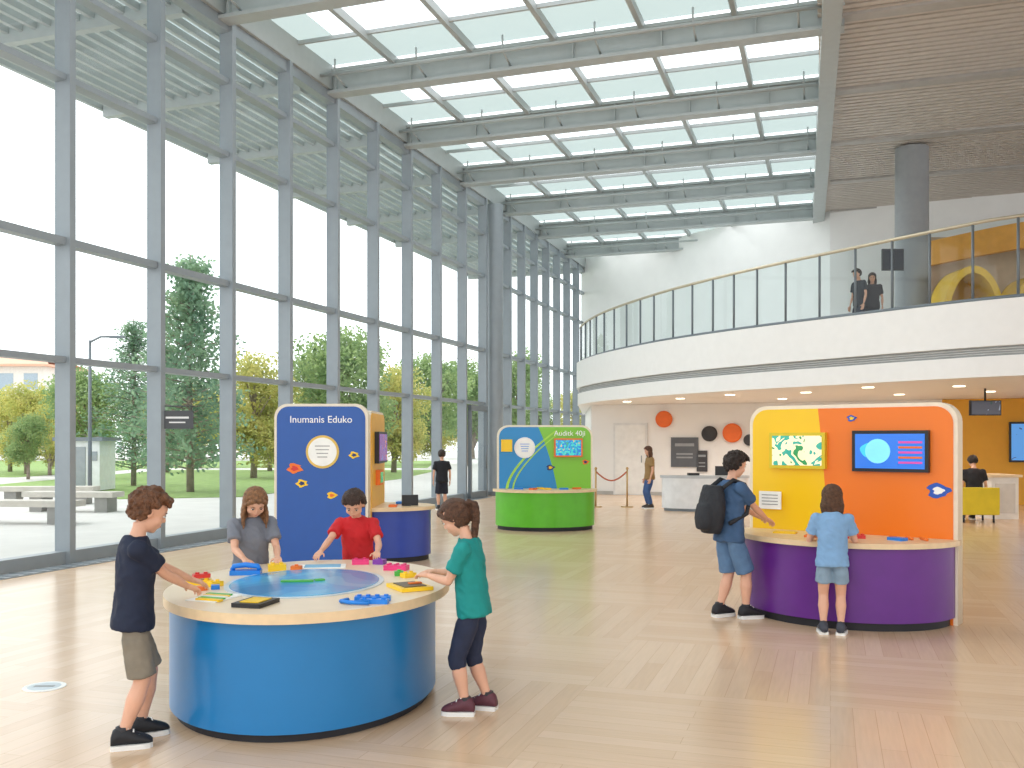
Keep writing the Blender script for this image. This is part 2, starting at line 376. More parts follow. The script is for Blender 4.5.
m.obj('display_monitor',[BLACK,mat('dark_screen',(45,50,60),.15)],loc=(8.85,22.0,5.79))
# ---------------------------------------------------------------- decor under balcony
TW=(V((6.8,26.5,0))-V((2.35,28.0,0))); TWn=V((TW.y,-TW.x,0)).normalized()
def wp(t,z,o=.03): p=V((2.35,28,0))+TW*t+TWn*o; return V((p.x,p.y,z))
wa=math.atan2(TW.y,TW.x)
ORG=mat('disc_orange',(236,110,40),.5); DK=mat('disc_charcoal',(50,48,50),.5)
for t,z,r,mt in((.46,2.2,.24,ORG),(.735,1.78,.22,DK),(.87,1.8,.27,ORG),(.97,1.6,.16,DK)):
    m=MB(); c=wp(t,z,.0); a=TWn
    u=TW.normalized(); m.loft([(c+a*.02,u*r,V((0,0,r))),(c+a*.1,u*r,V((0,0,r))),(c+a*.13,u*r*.85,V((0,0,r*.85)))],0,32,False); m.obj('wall_disc',[mt])
def poster(name,t,z,w_,h_,mt,mt2):
    M=Matrix.Translation(wp(t,z,.03))@Matrix.Rotation(wa,4,'Z')
    m=MB(); m.box((0,0,0),(w_,.04,h_),0); m.box((0,-.022,h_*.25),(w_*.7,.006,h_*.1),1); m.box((0,-.022,-.05),(w_*.6,.006,h_*.05),1);m.box((0,-.022,-.15),(w_*.6,.006,h_*.05),1)
    m.obj(name,[mt,mt2],M=M)
poster('wall_poster',.585,1.25,.78,.85,mat('poster_slate',(92,96,102),.5),mat('poster_line',(150,155,160),.5))
poster('wall_poster',.69,1.0,.3,.6,mat('poster_dark',(60,60,64),.5),mat('poster_line',(150,155,160),.5))
M=Matrix.Translation(wp(.25,0,.03))@Matrix.Rotation(wa,4,'Z')
m=MB(); m.box((0,0,1.05),(1.0,.05,2.1),0); m.box((0,-.02,1.03),(.88,.04,2.0),1); m.tube([(.34,-.07,.95),(.34,-.07,1.15)],.015,2)
m.obj('door_2',[mat('door_frame_grey',(226,226,225),.5),mat('door_white',(238,237,234),.5),STEEL],M=M)
m=MB()
def halfell(cx,cy,a,b,n=36,t0=math.pi,t1=2*math.pi): return [(cx+a*math.cos(t0+(t1-t0)*i/n),cy+b*math.sin(t0+(t1-t0)*i/n)) for i in range(n+1)]
pts=halfell(0,.3,.98,.5)
m.prism([(x,y,.06) for x,y in pts],(0,0,.68),0,True); m.prism([(x*1.04,y*1.04,.74) for x,y in pts],(0,0,.06),1,True); m.prism([(x*.95,y*.95,0) for x,y in pts],(0,0,.06),2,True)
m.box((.35,.12,.9),(.3,.04,.22),3); m.box((-.3,.1,.83),(.25,.18,.05),3)
m.obj('reception_desk',[mat('desk_white',(228,230,232),.4),mat('desk_top_grey',(190,194,198),.4),STEELD,BLACK],loc=(4.4,21.3,0))
m=MB()
for x in(0,.75): m.cyl((x,0,0),.15,.02,0,20); m.tube([(x,0,.02),(x,0,.9)],.022,0); m.ell((x,0,.92),.035,0)
m.tube([(.75*i/10,0,.85-.22*math.sin(math.pi*i/10)) for i in range(11)],.018,1)
m.obj('rope_stanchion',[mat('brass',(190,160,110),.3,metal=.8),mat('rope_red',(180,90,60),.7)],loc=(2.0,22.6,0))
def armchair(loc,rz_,col):
    m=MB(); m.box((0,0,.28),(.7,.65,.26),0); m.box((0,.3,.42),(.7,.14,.52),0); m.box((-.31,0,.42),(.12,.65,.3),0); m.box((.31,0,.42),(.12,.65,.3),0)
    for x in(-.28,.28):
        for y in(-.26,.26): m.tube([(x,y,0),(x,y,.16)],.02,1)
    o=m.obj('armchair',[col,BLACK]); o.location=loc; o.rotation_euler=(0,0,rz_)
    b=o.modifiers.new('b','BEVEL'); b.width=.03; b.segments=3
armchair((9.07,18.6,0),math.radians(175),mat('chair_yellow',(222,196,40),.7)); 
m=MB(); m.box((0,0,.42),(.55,.9,.84),0); m.box((0,0,.87),(.66,1.0,.05),1); m.box((0,-.46,.42),(.4,.02,.6),2)
m.obj('cafe_counter',[mat('counter_white',(238,234,228),.4),WOODL,mat('counter_panel',(214,208,200),.5)],loc=(9.98,19.6,0))
m=MB(); m.box((0,0,0),(.62,.06,.3),0); m.box((0,-.034,0),(.57,.01,.26),1); m.tube([(0,0,.15),(0,0,.39)],.02,0); m.obj('ceiling_television',[BLACK,screenmat('tv_pic1',[(40,60,60),(60,60,70),(120,130,150)],5,.6)],loc=(9.45,18.9,2.24))
m=MB(); m.box((0,0,0),(.9,.08,1.0),0); m.box((0,-.045,0),(.8,.01,.9),1); 
wt=m.obj('wall_television',[BLACK,screenmat('tv_pic2',[(30,60,120),(60,130,200),(90,170,220)],3,.8)]); wt.rotation_euler=(0,0,math.radians(-24.8)); wt.location=(12.75,23.3,1.55)
# ---------------------------------------------------------------- kiosks
def rrect(w_,h_,r,z0=0,n=8,y=0):
    pts=[(-w_/2,y,z0),(w_/2,y,z0)]
    for cx,t0 in((w_/2-r,0),(-w_/2+r,math.pi/2)):
        for i in range(n+1): a=t0+math.pi/2*i/n; pts.append((cx+r*math.cos(a),y,h_-r+r*math.sin(a)))
    return pts
def text(par,s,size,loc,mt,rot=(math.pi/2,0,0)):
    c=bpy.data.curves.new('lettering','FONT'); c.body=s; c.size=size; c.extrude=.003; c.align_x='CENTER'
    c.materials.append(mt); o=bpy.data.objects.new('lettering',c); sc.collection.objects.link(o); o.parent=par; o.location=loc; o.rotation_euler=rot
TXT=mat('lettering_white',(250,250,250),.4)
CREAM=mat('cream_edge',(238,226,205),.45,var=.04,scale=12)
def panel(par,w_,h_,mt,th=.15,r=.17,M=None):
    m=MB(); m.prism(rrect(w_,h_,r),(0,th,0),0,True); m.obj('panel_frame',[CREAM],parent=par)
    m=MB(); m.prism(rrect(w_-.07,h_-.035,r-.02,0.0,y=-.012),(0,.012,0),0); m.obj('panel_face',[mt],parent=par)
    m=MB(); m.prism(rrect(w_-.07,h_-.035,r-.02,0.0,y=th),(0,.012,0),0); m.obj('panel_back',[mt],parent=par)
def monitor(par,x,z,w_,h_,pic,fr=BLACK,tilt=0,y=-.012):
    m=MB(); m.box((x,y-.03,z),(w_,.06,h_),0); m.box((x,y-.062,z),(w_-.06,.006,h_-.06),1); m.obj('screen',[fr,pic],parent=par)
def stickers(par,lst,y=-.012):
    for x,z,r,mt,mt2 in lst:
        m=MB(); n=18
        pts=[(x+r*(1+.28*math.sin(5*a+x*9))*math.cos(a),y-.006,z+.7*r*(1+.2*math.cos(3*a))*math.sin(a)) for a in [2*math.pi*i/n for i in range(n)]]
        m.prism(pts,(0,.006,0),0)
        m.prism([(x+(p[0]-x)*.5,y-.009,z+(p[2]-z)*.5) for p in pts],(0,.003,0),1)
        m.obj('sticker',[mt,mt2],parent=par)
def counter(par,a,b,h,mt,top=WOODL,inset=.0,yo=0,cx=0):
    m=MB()
    def P(s,z): return [(cx+x,min(y,yo),z) for x,y in halfell(0,yo,a*s,b*s,48)]
    m.prism(P(.96,0),(0,0,.07),2,True)
    m.prism(P(1,.07),(0,0,h-.07-.045),0,True)
    m.prism([(cx+x*1,y,h-.045) for x,y in halfell(0,yo,a+.05,b+.06,48)],(0,0,.045),1,True)
    m.obj('counter',[mt,top,mat('toe_kick',(30,30,36),.6)],parent=par)
OR=mat('st_orange',(240,120,40),.5);YE=mat('toy_yellow',(250,205,30),.35);BL=mat('toy_blue',(30,130,225),.35);PK=mat('toy_pink',(235,60,130),.35);GR=mat('toy_green',(70,180,70),.35);RD=mat('toy_red',(215,50,45),.35);NV=mat('st_navy',(30,50,110),.5);WP=mat('paper_white',(248,248,244),.6)
LINE=mat('print_grey',(150,150,150),.6)
def disc(par,x,z,r,mts,y=-.012):
    m=MB()
    for k,(s,d) in enumerate(((1,.012),(.86,.018))):
        n=36; m.prism([(x+r*s*math.cos(2*math.pi*i/n),y-d,z+r*s*math.sin(2*math.pi*i/n)) for i in range(n)],(0,d,0),k)
    for k in range(4): m.box((x,y-.02,z+r*.35-k*r*.22),(r*(.9-.1*k),.003,r*.05),2)
    m.obj('round_poster',mts,parent=par)
k=empty('blue_exhibit_kiosk',Matrix.Translation((-2.42,12.0,0)))
panel(k,1.19,2.06,mat('kiosk_royal_blue',(22,84,168),.3,var=.03),.14)
text(k,'Inumanis Eduko',.125,(0.0,-.014,1.82),TXT)
disc(k,.02,1.45,.21,[mat('ring_gold',(225,190,90),.4),WP,LINE])
stickers(k,[(-.33,1.24,.09,OR,RD),(-.24,1.05,.07,YE,NV),(.42,1.41,.06,YE,NV),(.14,.9,.06,YE,OR)])
k2=empty('side_face',None); k2.parent=k; k2.matrix_basis=Matrix.Translation((.60,.80,0))@Matrix.Rotation(math.pi/2,4,'Z')
m=MB(); m.prism(rrect(1.32,1.98,.15),(0,.13,0),0,True); m.obj('side_panel_frame',[CREAM],parent=k2)
m=MB(); m.prism(rrect(1.26,1.95,.13,y=-.012),(0,.012,0),0); m.obj('side_panel_face',[mat('kiosk_amber',(240,180,50),.4)],parent=k2)
monitor(k2,.05,1.5,.8,.42,screenmat('pic_side',[(240,150,40),(120,60,140),(60,150,200)],6,.6))
monitor(k2,-.1,1.1,.3,.2,screenmat('pic_side2',[(240,200,40),(60,160,80),(60,150,200)],6,.6),OR)
counter(k2,.58,.72,.72,mat('counter_indigo',(38,66,160),.35))
m=MB(); m.box((-.1,-.45,.79),(.22,.03,.15),0,-math.pi/2+.3); m.box((-.083,-.45,.79),(.004,.19,.12),1); m.box((-.1,-.42,.725),(.2,.1,.012),0); m.obj('tablet',[BLACK,screenmat('pic_t',[(120,40,160),(190,80,200),(80,60,160)],12,.8)],parent=k2)
m=MB(); m.box((.25,-.3,.74),(.2,.14,.03),0); m.box((-.32,-.25,.735),(.16,.1,.03),1); m.obj('toy_bricks',[BL,OR],parent=k2)
k=empty('green_exhibit_kiosk',Matrix.Translation((.6,17.2,0))@Matrix.Rotation(math.radians(3),4,'Z'))
panel(k,1.74,1.87,splitmat('kiosk_blue_green',(34,140,205),(130,200,60),.28,.12),.16,.2)
m=MB()
for j,(dx,wd) in enumerate(((-.62,.05),(-.5,.03))):
    pts=[(-.1+dx+.75*(i/12)**1.6*1.2,0,.72+1.05*i/12) for i in range(13)]
    for a,b in zip(pts,pts[1:]):
        m.prism([(a[0],-.016,a[2]),(a[0]+wd,-.016,a[2]),(b[0]+wd,-.016,b[2]),(b[0],-.016,b[2])],(0,.004,0),0)
m.obj('swoosh',[mat('lime',(170,220,80),.4)],parent=k)
text(k,'Auditk 40ji',.13,(.45,-.014,1.68),TXT)
disc(k,-.37,1.46,.19,[mat('ring_white',(240,240,240),.4),WP,BL])
monitor(k,.42,1.46,.52,.34,screenmat('pic_g',[(60,170,110),(40,120,200),(60,190,190),(250,140,60)],8,.5,2.5),mat('frame_orange',(235,120,50),.4))
monitor(k,-.7,1.5,.2,.22,YE,YE)
counter(k,.9,.72,.72,mat('counter_green',(92,184,36),.35))
stickers(k,[(.1,1.1,.07,NV,YE),(.74,1.2,.06,OR,NV)])
m=MB(); 
for i,(x,y) in enumerate(((-.5,-.3),(-.25,-.45),(0,-.4),(.3,-.42),(.55,-.25),(-.1,-.2))): m.box((x,y,.735),(.16,.09,.03),i%3,rz=i)
m.obj('toy_bricks',[BL,OR,YE],parent=k)
pang=math.atan2(8.15-9.3,3.82-2.36)
k=empty('orange_exhibit_kiosk',Matrix.Translation((3.09,8.73,0))@Matrix.Rotation(pang,4,'Z'))
panel(k,1.9,1.93,splitmat('kiosk_yellow_orange',(252,204,20),(244,124,24),-.16,.03),.17,.17)
counter(k,.93,.83,.74,mat('counter_purple',(98,36,134),.35))
monitor(k,-.45,1.5,.54,.34,screenmat('pic_y',[(240,200,60),(60,170,150),(250,240,200),(60,150,90)],7,.35),mat('frame_yellow',(225,200,40),.4))
monitor(k,.4,1.5,.66,.37,screenmat('pic_b',[(60,190,220),(40,110,210),(120,70,190)],3,.5,0.4))
m=MB(); n=28; m.prism([(.3+.11*math.cos(2*math.pi*i/n),-.08,1.5+.11*math.sin(2*math.pi*i/n)) for i in range(n)],(0,.004,0),0)
for j in range(5): m.box((.58,-.079,1.4+j*.045),(.2,.004,.018),1+j%2)
m.obj('screen_graphics',[mat('gfx_sky',(130,220,240),.3,emit=.4),mat('gfx_mag',(200,70,160),.3,emit=.4),OR],parent=k)
stickers(k,[(.8,1.16,.09,mat('st_blue',(40,90,190),.5),WP),(.05,1.8,.04,mat('st_blue',(40,90,190),.5),YE)])
m=MB(); m.box((-.72,-.05,1.02),(.22,.02,.17),0)
for j in range(4): m.box((-.72,-.062,1.07-j*.03),(.16,.004,.008),1)
m.obj('note_card',[WP,LINE],parent=k)
def toybox(m,x,y,z,w_,d_,h_,rz_,mi,studs=True,si=None):
    m.box((x,y,z+h_/2),(w_,d_,h_),mi,rz_)
    if studs:
        R=Matrix.Rotation(rz_,3,'Z'); nx=max(1,int(w_/.045)); ny=max(1,int(d_/.045))
        for i in range(nx):
            for j in range(ny):
                p=R@V(((i+.5)/nx*w_-w_/2,(j+.5)/ny*d_-d_/2,0)); m.cyl((x+p.x,y+p.y,z+h_),.013,.01,mi if si is None else si,10)
m=MB(); toybox(m,.2,-.4,.74,.18,.1,.03,.4,0); toybox(m,-.1,-.55,.74,.15,.1,.02,0,1); toybox(m,.55,-.35,.74,.14,.09,.025,-.3,2,False); toybox(m,-.45,-.35,.74,.2,.12,.015,.2,3,False)
for x in(.45,.58,.7): m.tube([(x,-.2,.755),(x+.08,-.3,.755)],.012,1)
m.obj('toy_bricks',[RD,OR,BL,YE],parent=k)
# ---------------------------------------------------------------- main round table
tx,ty,TZ=-1.26,6.0,.70
def el(cx,cy,a,b,z,n=72): return [(cx+a*math.cos(2*math.pi*i/n),cy+b*math.sin(2*math.pi*i/n),z) for i in range(n)]
k=empty('activity_table',Matrix.Translation((tx,ty,0)))
TB=mat('table_blue',(28,122,184),.3,var=.02)
m=MB(); m.prism(el(-.03,0,.765,1.0,0),(0,0,.05),1,True); m.prism(el(-.03,0,.80,1.04,.05),(0,0,TZ-.05-.05),0,True); m.obj('drum_base',[TB,mat('toe_kick',(30,30,36),.6)],parent=k)
m=MB(); m.prism(el(0,0,.86,1.12,TZ-.055),(0,0,.055),0,True,mcap=1)
m.obj('table_top',[WOODL,mat('table_laminate',(234,214,186),.35,var=.04,scale=5)],parent=k)
ix,iy=-.04,-.03
m=MB(); m.prism(el(ix,iy,.485,.61,TZ),(0,0,.006),0,True); m.prism(el(ix,iy,.455,.575,TZ+.001),(0,0,.008),1,True); m.obj('touch_screen',[mat('screen_ring',(205,215,220),.3),screenmat('pool_pic',[(50,134,190),(64,150,200),(76,164,206),(94,178,210),(80,170,160)],1.6,.12,.5)],parent=k)
def item(name,px,py,fn,mats,z=TZ+.0005):
    m=MB(); fn(m); m.obj(name,mats,loc=(px,py,z))
item('toy_bricks',-1.96,5.9,lambda m:(toybox(m,0,0,0,.16,.09,.03,.2,0),toybox(m,.02,.01,.04,.1,.06,.025,.5,1),toybox(m,.13,-.08,0,.09,.06,.03,1,0)),[YE,RD])
item('toy_arch',-1.78,6.33,lambda m:(toybox(m,0,0,0,.2,.09,.03,.1,0,False),m.tube([(-.09,0,.03),(-.08,0,.055),(0,0,.065),(.08,0,.055),(.09,0,.03)],.018,0)),[BL])
item('toy_bricks',-1.62,6.52,lambda m:(toybox(m,0,0,0,.12,.09,.045,.3,0),toybox(m,.13,.02,0,.07,.06,.03,0,1)),[YE,OR])
item('activity_sheet',-1.34,6.70,lambda m:(m.box((0,0,.004),(.32,.2,.006),0,.15),m.box((0,0,.009),(.25,.14,.004),1,.15)),[WP,mat('sheet_blue',(120,180,215),.6)])
item('toy_bricks',-1.1,6.86,lambda m:(toybox(m,0,0,0,.12,.08,.035,.2,0),toybox(m,.14,.0,0,.08,.07,.035,-.3,1)),[PK,mat('toy_purple',(130,60,170),.4)])
item('toy_bricks',-.8,6.55,lambda m:(toybox(m,0,0,0,.16,.09,.035,-.2,0),),[PK])
item('toy_bricks',-.68,6.2,lambda m:(toybox(m,0,0,0,.09,.06,.03,.7,0),toybox(m,-.07,.08,0,.06,.06,.03,.2,1)),[YE,GR])
item('toy_bricks',-1.86,5.66,lambda m:(toybox(m,0,0,0,.07,.05,.025,.9,0,False),toybox(m,.07,.05,0,.05,.05,.025,.3,1,False)),[OR,BL])
item('toy_tablet',-.62,5.73,lambda m:(m.box((0,0,.012),(.2,.26,.022),0,.5),m.box((0,0,.025),(.14,.19,.006),1,.5),m.box((.03,.02,.031),(.08,.03,.01),2,.5)),[YE,mat('tab_face',(90,70,40),.4),OR])
item('toy_bricks',-.78,5.3,lambda m:(toybox(m,0,0,0,.2,.06,.025,.05,0),toybox(m,.02,-.09,0,.16,.05,.025,-.1,0),m.tube([(-.13,-.05,.014),(-.16,-.1,.014),(-.1,-.14,.014),(0,-.15,.014)],.012,0)),[BL])
item('toy_tablet',-1.40,5.17,lambda m:(m.box((0,0,.012),(.17,.22,.022),0,-.25),m.box((0,0,.025),(.11,.15,.006),1,-.25)),[BLACK,YE])
item('picture_booklet',-1.69,5.38,lambda m:([m.box((0,-.1+.045*i,.008),(.16,.035,.012),i%3,-.35) for i in range(5)],m.box((0,0,.003),(.2,.26,.006),3,-.35)),[YE,GR,mat('bk_white',(240,240,230),.6),WP])
item('screen_marker',-1.35,5.95,lambda m:(m.box((0,0,.012),(.2,.05,.01),0,.1),m.box((.13,.05,.012),(.06,.04,.01),0,.4)),[GR],z=TZ+.003)
m=MB(); m.prism(el(0,0,.13,.13,0,36),(0,0,.004),0); m.prism(el(0,0,.1,.1,.004,36),(0,0,.001),1); m.box((0,0,.006),(.13,.03,.001),2); m.obj('floor_sticker',[WP,mat('st_pale',(205,215,220),.5),LINE],loc=(-3.03,6.13,0))
# ---------------------------------------------------------------- people
SK=[mat('skin_fair',(224,172,144),.5,var=.05,scale=14),mat('skin_tan',(205,152,120),.5,var=.04,scale=10)]
EYW=mat('eye_white',(232,228,222),.3); EYI=mat('eye_iris',(50,32,24),.25); LIP=mat('lips',(192,108,98),.45)
SOLE=mat('sole_white',(235,235,232),.6)
def ik(A,T,a,b,pole):
    d=T-A; L=min(d.length,(a+b)*.995); dn=d.normalized(); T=A+dn*L
    x=(a*a-b*b+L*L)/(2*L); h=math.sqrt(max(0,a*a-x*x))
    p=(pole-dn*pole.dot(dn)).normalized()
    return A+dn*x+p*h,T
def person(name,pos,yaw,H,hh=.165,shirt=(30,40,70),bottom=(120,110,100),blen=.55,shoe=(30,30,34),hair='short',hcol=(70,45,30),lean=5,pitch=25,hyaw=0,
           wr=(None,None),feet=((-.055,.0),(.055,.0)),z0=0,skin=0,fine=1.0,sit=False,sleeve=.66,sole=SOLE,backpack=False,hroll=0,hlen=.74):
    E=empty(name); th=math.radians(yaw)
    f=V((math.cos(th),math.sin(th),0)); r=V((math.sin(th),-math.cos(th),0)); U=V((0,0,1)); P0=V((pos[0],pos[1],z0))
    L=math.radians(lean); hz=.485 if not sit else .31
    sd=hz-.485
    def T(s,fw,up):
        u=up-.485
        return P0+r*s*H+f*(fw*math.cos(L)+u*math.sin(L))*H+U*(hz+u*math.cos(L)-fw*math.sin(L))*H
    tu=(f*math.sin(L)+U*math.cos(L)); tf=(f*math.cos(L)-U*math.sin(L))
    sm=SK[skin]; vx=.0068*H*fine
    hx=hh*H
    b=MB()
    rw=lambda c,wd,dp:(c,r*wd*H,tf*dp*H)
    b.loft([rw(T(0,0,.47),.068,.045),rw(T(0,0,.55),.072,.046),rw(T(0,0,.62),.070,.047),rw(T(0,0,.70),.082,.051),rw(T(0,0,.765),.084,.045),rw(T(0,0,.80),.042,.037)],n=18)
    sh=[];
    for sgn,w_ in((-1,wr[0]),(1,wr[1])):
        S=T(sgn*.100,0,.765)
        if w_ is None: tw=S+(-U*.30+r*sgn*.035+f*.04)*H
        else: tw=V(w_)
        el_,tw=ik(S,tw,.165*H,.145*H,(-U*.9-f*.35+r*sgn*.4)); sh.append((sgn,S,el_,tw))
        b.tube([S,S.lerp(el_,.4),el_.lerp(S,.12),el_,el_.lerp(tw,.15),el_.lerp(tw,.4),tw],[.026*H,.026*H,.0215*H,.0205*H,.022*H,.021*H,.014*H],n=12)
        b.ell(S,.029*H,nu=10,nv=7); b.ell(el_,.0205*H,nu=10,nv=7)
    legs=[]
    for sgn,ft in((-1,feet[0]),(1,feet[1])):
        Hp=P0+r*sgn*.050*H+U*hz*H
        A=P0+r*ft[0]*H+f*ft[1]*H+U*.05*H
        K,A=ik(Hp,A,.235*H,.215*H,f+r*sgn*.05); legs.append((sgn,Hp,K,A))
        b.tube([Hp,Hp.lerp(K,.3),K.lerp(Hp,.15),K,K.lerp(A,.12),K.lerp(A,.35),K.lerp(A,.75),A],[.040*H,.045*H,.036*H,.033*H,.032*H,.036*H,.024*H,.021*H],n=12)
        b.ell(K,.033*H,nu=10,nv=7)
    NB=T(0,0,.79); NT=T(0,.012,.845)
    hp=L+math.radians(pitch); hf0=f*math.cos(hp)-U*math.sin(hp); hu0=f*math.sin(hp)+U*math.cos(hp)
    q=Quaternion(hu0,math.radians(hyaw)); hf=q@hf0; hu=hu0; hr=hf.cross(hu)
    if hroll: q=Quaternion(hf,math.radians(hroll)); hu=q@hu; hr=q@hr
    HC=T(0,.012,.835)+hu*.47*hx+hf*.04*hx
    b.tube([NB,NT,NT.lerp(HC,.4)],[.034*H,.028*H,.028*H],n=12)
    RM=Matrix((hr,hf,hu)).transposed()
    hp_=lambda x,y,z: HC+RM@(V((x,y,z))*hx)
    hd=MB(); rr=lambda *a:[x*hx for x in a]
    hd.ell(hp_(0,-.03,.1),rr(.345,.41,.385),R=RM,nu=24,nv=16)
    hd.ell(hp_(0,.09,-.19),rr(.265,.27,.28),R=RM,nu=20,nv=12)
    hd.ell(hp_(0,.2,-.38),rr(.12,.11,.09),R=RM)
    for s in(-1,1):
        hd.ell(hp_(s*.16,.2,-.15),rr(.13,.13,.13),R=RM); hd.ell(hp_(s*.345,-.02,-.04),rr(.045,.08,.11),R=RM,nu=10,nv=8)
    hd.tube([hp_(0,.35,.02),hp_(0,.38,-.05),hp_(0,.40,-.105)],rr(.028,.036,.045),n=10); hd.ell(hp_(0,.39,-.115),rr(.052,.045,.036),R=RM)
    hd.ell(hp_(0,.335,-.25),rr(.1,.04,.05),R=RM)
    hd.tube([HC-hu*.3*hx-hf*.1*hx,NT-tu*.02*H],[.028*H,.028*H],n=12)
    remeshed(b,'body',sm,vx,4,E)
    remeshed(hd,'head',sm,hx*.028*max(1,fine*.8),3,E)
    fc=MB()
    for s in(-1,1):
        fc.ell(hp_(s*.14,.330,.0),rr(.056,.034,.028),0,R=RM); fc.ell(hp_(s*.14,.357,-.004),rr(.027,.012,.026),1,R=RM)
        fc.tube([hp_(s*.07,.372,.085),hp_(s*.15,.366,.107),hp_(s*.22,.325,.085)],rr(.009,.011,.006),3,6)
        fc.tube([hp_(s*.085,.36,.022),hp_(s*.14,.365,.034),hp_(s*.20,.332,.02)],rr(.008,.01,.006),1,6)
    fc.tube([hp_(-.07,.352,-.245),hp_(0,.372,-.252),hp_(.07,.352,-.245)],rr(.008,.017,.008),2,8)
    HM=mat('hair_%d_%d_%d'%hcol,hcol,.5,var=.45,scale=45,bump=.8,bscale=120)
    fc.obj('face_features',[EYW,EYI,LIP,HM],parent=E)
    h=MB(); n=300 if hair!='curly' else 200; cc=(0,-.03,.1)
    R_=random.Random(sum(map(ord,name)))
    for i in range(n):
        z=1-2*(i+.5)/n; a=i*2.399963; q_=math.sqrt(1-z*z); dx,dy,dz=q_*math.cos(a),q_*math.sin(a),z
        px_,py_,pz_=cc[0]+.345*dx,cc[1]+.41*dy,cc[2]+.385*dz
        lim=.28+.06*abs(dx) if dy>.35 else (.0 if dy>-.1 else -.2)
        if dy<=.35 and dy>.1: lim=.12
        if hair in('long','pony') and dy<=.1: lim=-.26
        if pz_<lim: continue
        if hair=='curly':
            k_=1.02+R_.random()*.22; h.ell(hp_(cc[0]+.345*dx*k_,cc[1]+.41*dy*k_,cc[2]+.385*dz*k_),hx*(.055+.035*R_.random()),nu=8,nv=6)
        elif hair=='short':
            k_=1.03+R_.random()*.08; h.ell(hp_(cc[0]+.345*dx*k_,cc[1]+.41*dy*k_,cc[2]+.385*dz*k_),hx*(.065+.02*R_.random()),nu=8,nv=6)
        else:
            h.ell(hp_(px_*1.03,cc[1]+.41*dy*1.03,cc[2]+.385*dz*1.04),hx*.07,nu=8,nv=6)
    if hair=='curly': h.ell(hp_(0,-.06,.16),rr(.355,.39,.355),R=RM)
    if hair in('short','curly'):
        for s in range(-3,4): h.tube([hp_(s*.08,.15,.43),hp_(s*.09+.02,.30,.36),hp_(s*.1+.03,.36,.23+.03*R_.random())],rr(.07,.06,.025),n=8)
    if hair in('long','pony'):
        for s in(-1,1): h.tube([hp_(s*.02,.32,.39),hp_(s*.2,.32,.29),hp_(s*.32,.2,.12),hp_(s*.355,.0,-.02)],rr(.06,.07,.06,.05),n=8)
    if hair=='long':
        for j in range(19):
            a=math.radians(-10+200*j/18); x0,y0=-.345*math.cos(a),-.03-.37*math.sin(a)
            p=hp_(x0,y0,-.05); ln=(hlen+.14*R_.random())*hx
            out=(hr*x0+hf*(y0))*.08*hx/.4
            h.tube([hp_(x0,y0,.1),p,p-U*ln*.5+out,p-U*ln+out*.4],rr(.055,.065,.062,.025),n=8)
    if hair=='pony':
        p=hp_(0,-.44,.2); h.ell(p,hx*.09)
        tp=hp_(0,-.60,.14)-f*.08*hx
        h.tube([p,hp_(0,-.55,.23),tp,tp-U*.3*hx-f*.05*hx,tp-U*.65*hx-f*.02*hx,tp-U*1.0*hx,tp-U*1.2*hx+f*.04*hx],rr(.07,.085,.105,.115,.105,.08,.03),n=10)
    remeshed(h,'hair',HM,hx*.028*max(1,fine*.8),0 if hair=='curly' else 2,E,fold=hx*.022,fs=9/hx)
    s=MB()
    s.loft([rw(T(0,.004,.450),.106,.080),rw(T(0,.003,.48),.105,.079),rw(T(0,.004,.52),.101,.076),rw(T(0,.004,.56),.096,.072),rw(T(0,.004,.63),.094,.070),rw(T(0,.004,.70),.100,.072),rw(T(0,0,.75),.102,.064),rw(T(0,-.002,.785),.078,.052),rw(T(0,-.002,.808),.046,.042)],n=24)
    for sgn,S,e_,w_ in sh:
        s.tube([T(sgn*.06,0,.762),S,S.lerp(e_,sleeve*.6),S.lerp(e_,sleeve)],[.038*H,.038*H,.037*H,.040*H],n=14); s.ell(S,.038*H,nu=12,nv=8)
    SHM=mat('tee_%d_%d_%d'%shirt,shirt,.8,var=.08,scale=9,bump=.25,bscale=14)
    remeshed(s,'t_shirt',SHM,vx,2,E,fold=.0058*H,fs=14/H)
    s=MB()
    def Q(fw,up): return P0+f*fw*H+U*(up+sd)*H
    s.loft([(T(0,0,.51),r*.074*H,tf*.048*H),(Q(0,.485),r*.080*H,f*.054*H),(Q(0,.45) if not sit else Q(.02,.44),r*.086*H,f*.058*H)],n=20)
    for sgn,Hp,K,A in legs:
        pts=[Hp,Hp.lerp(K,.15),Hp.lerp(K,.32)]; rd=[.036*H,.045*H,.052*H]
        if blen<=1: pts+=[Hp.lerp(K,blen*.9),Hp.lerp(K,blen)]; rd+=[.054*H,.056*H]
        else: pts+=[K.lerp(Hp,.1),K,K.lerp(A,(blen-1)*.5),K.lerp(A,blen-1)]; rd+=[.043*H,.041*H,.041*H,.036*H]
        s.tube(pts,rd,n=14)
    BM=mat('cloth_%d_%d_%d'%bottom,bottom,.85,var=.12,scale=12,bump=.25,bscale=18)
    remeshed(s,'trousers' if blen>1 else 'shorts',BM,vx,2,E,fold=.003*H,fs=15/H)
    sh_=MB(); SM=mat('shoe_%d_%d_%d'%shoe,shoe,.6,var=.15,scale=25)
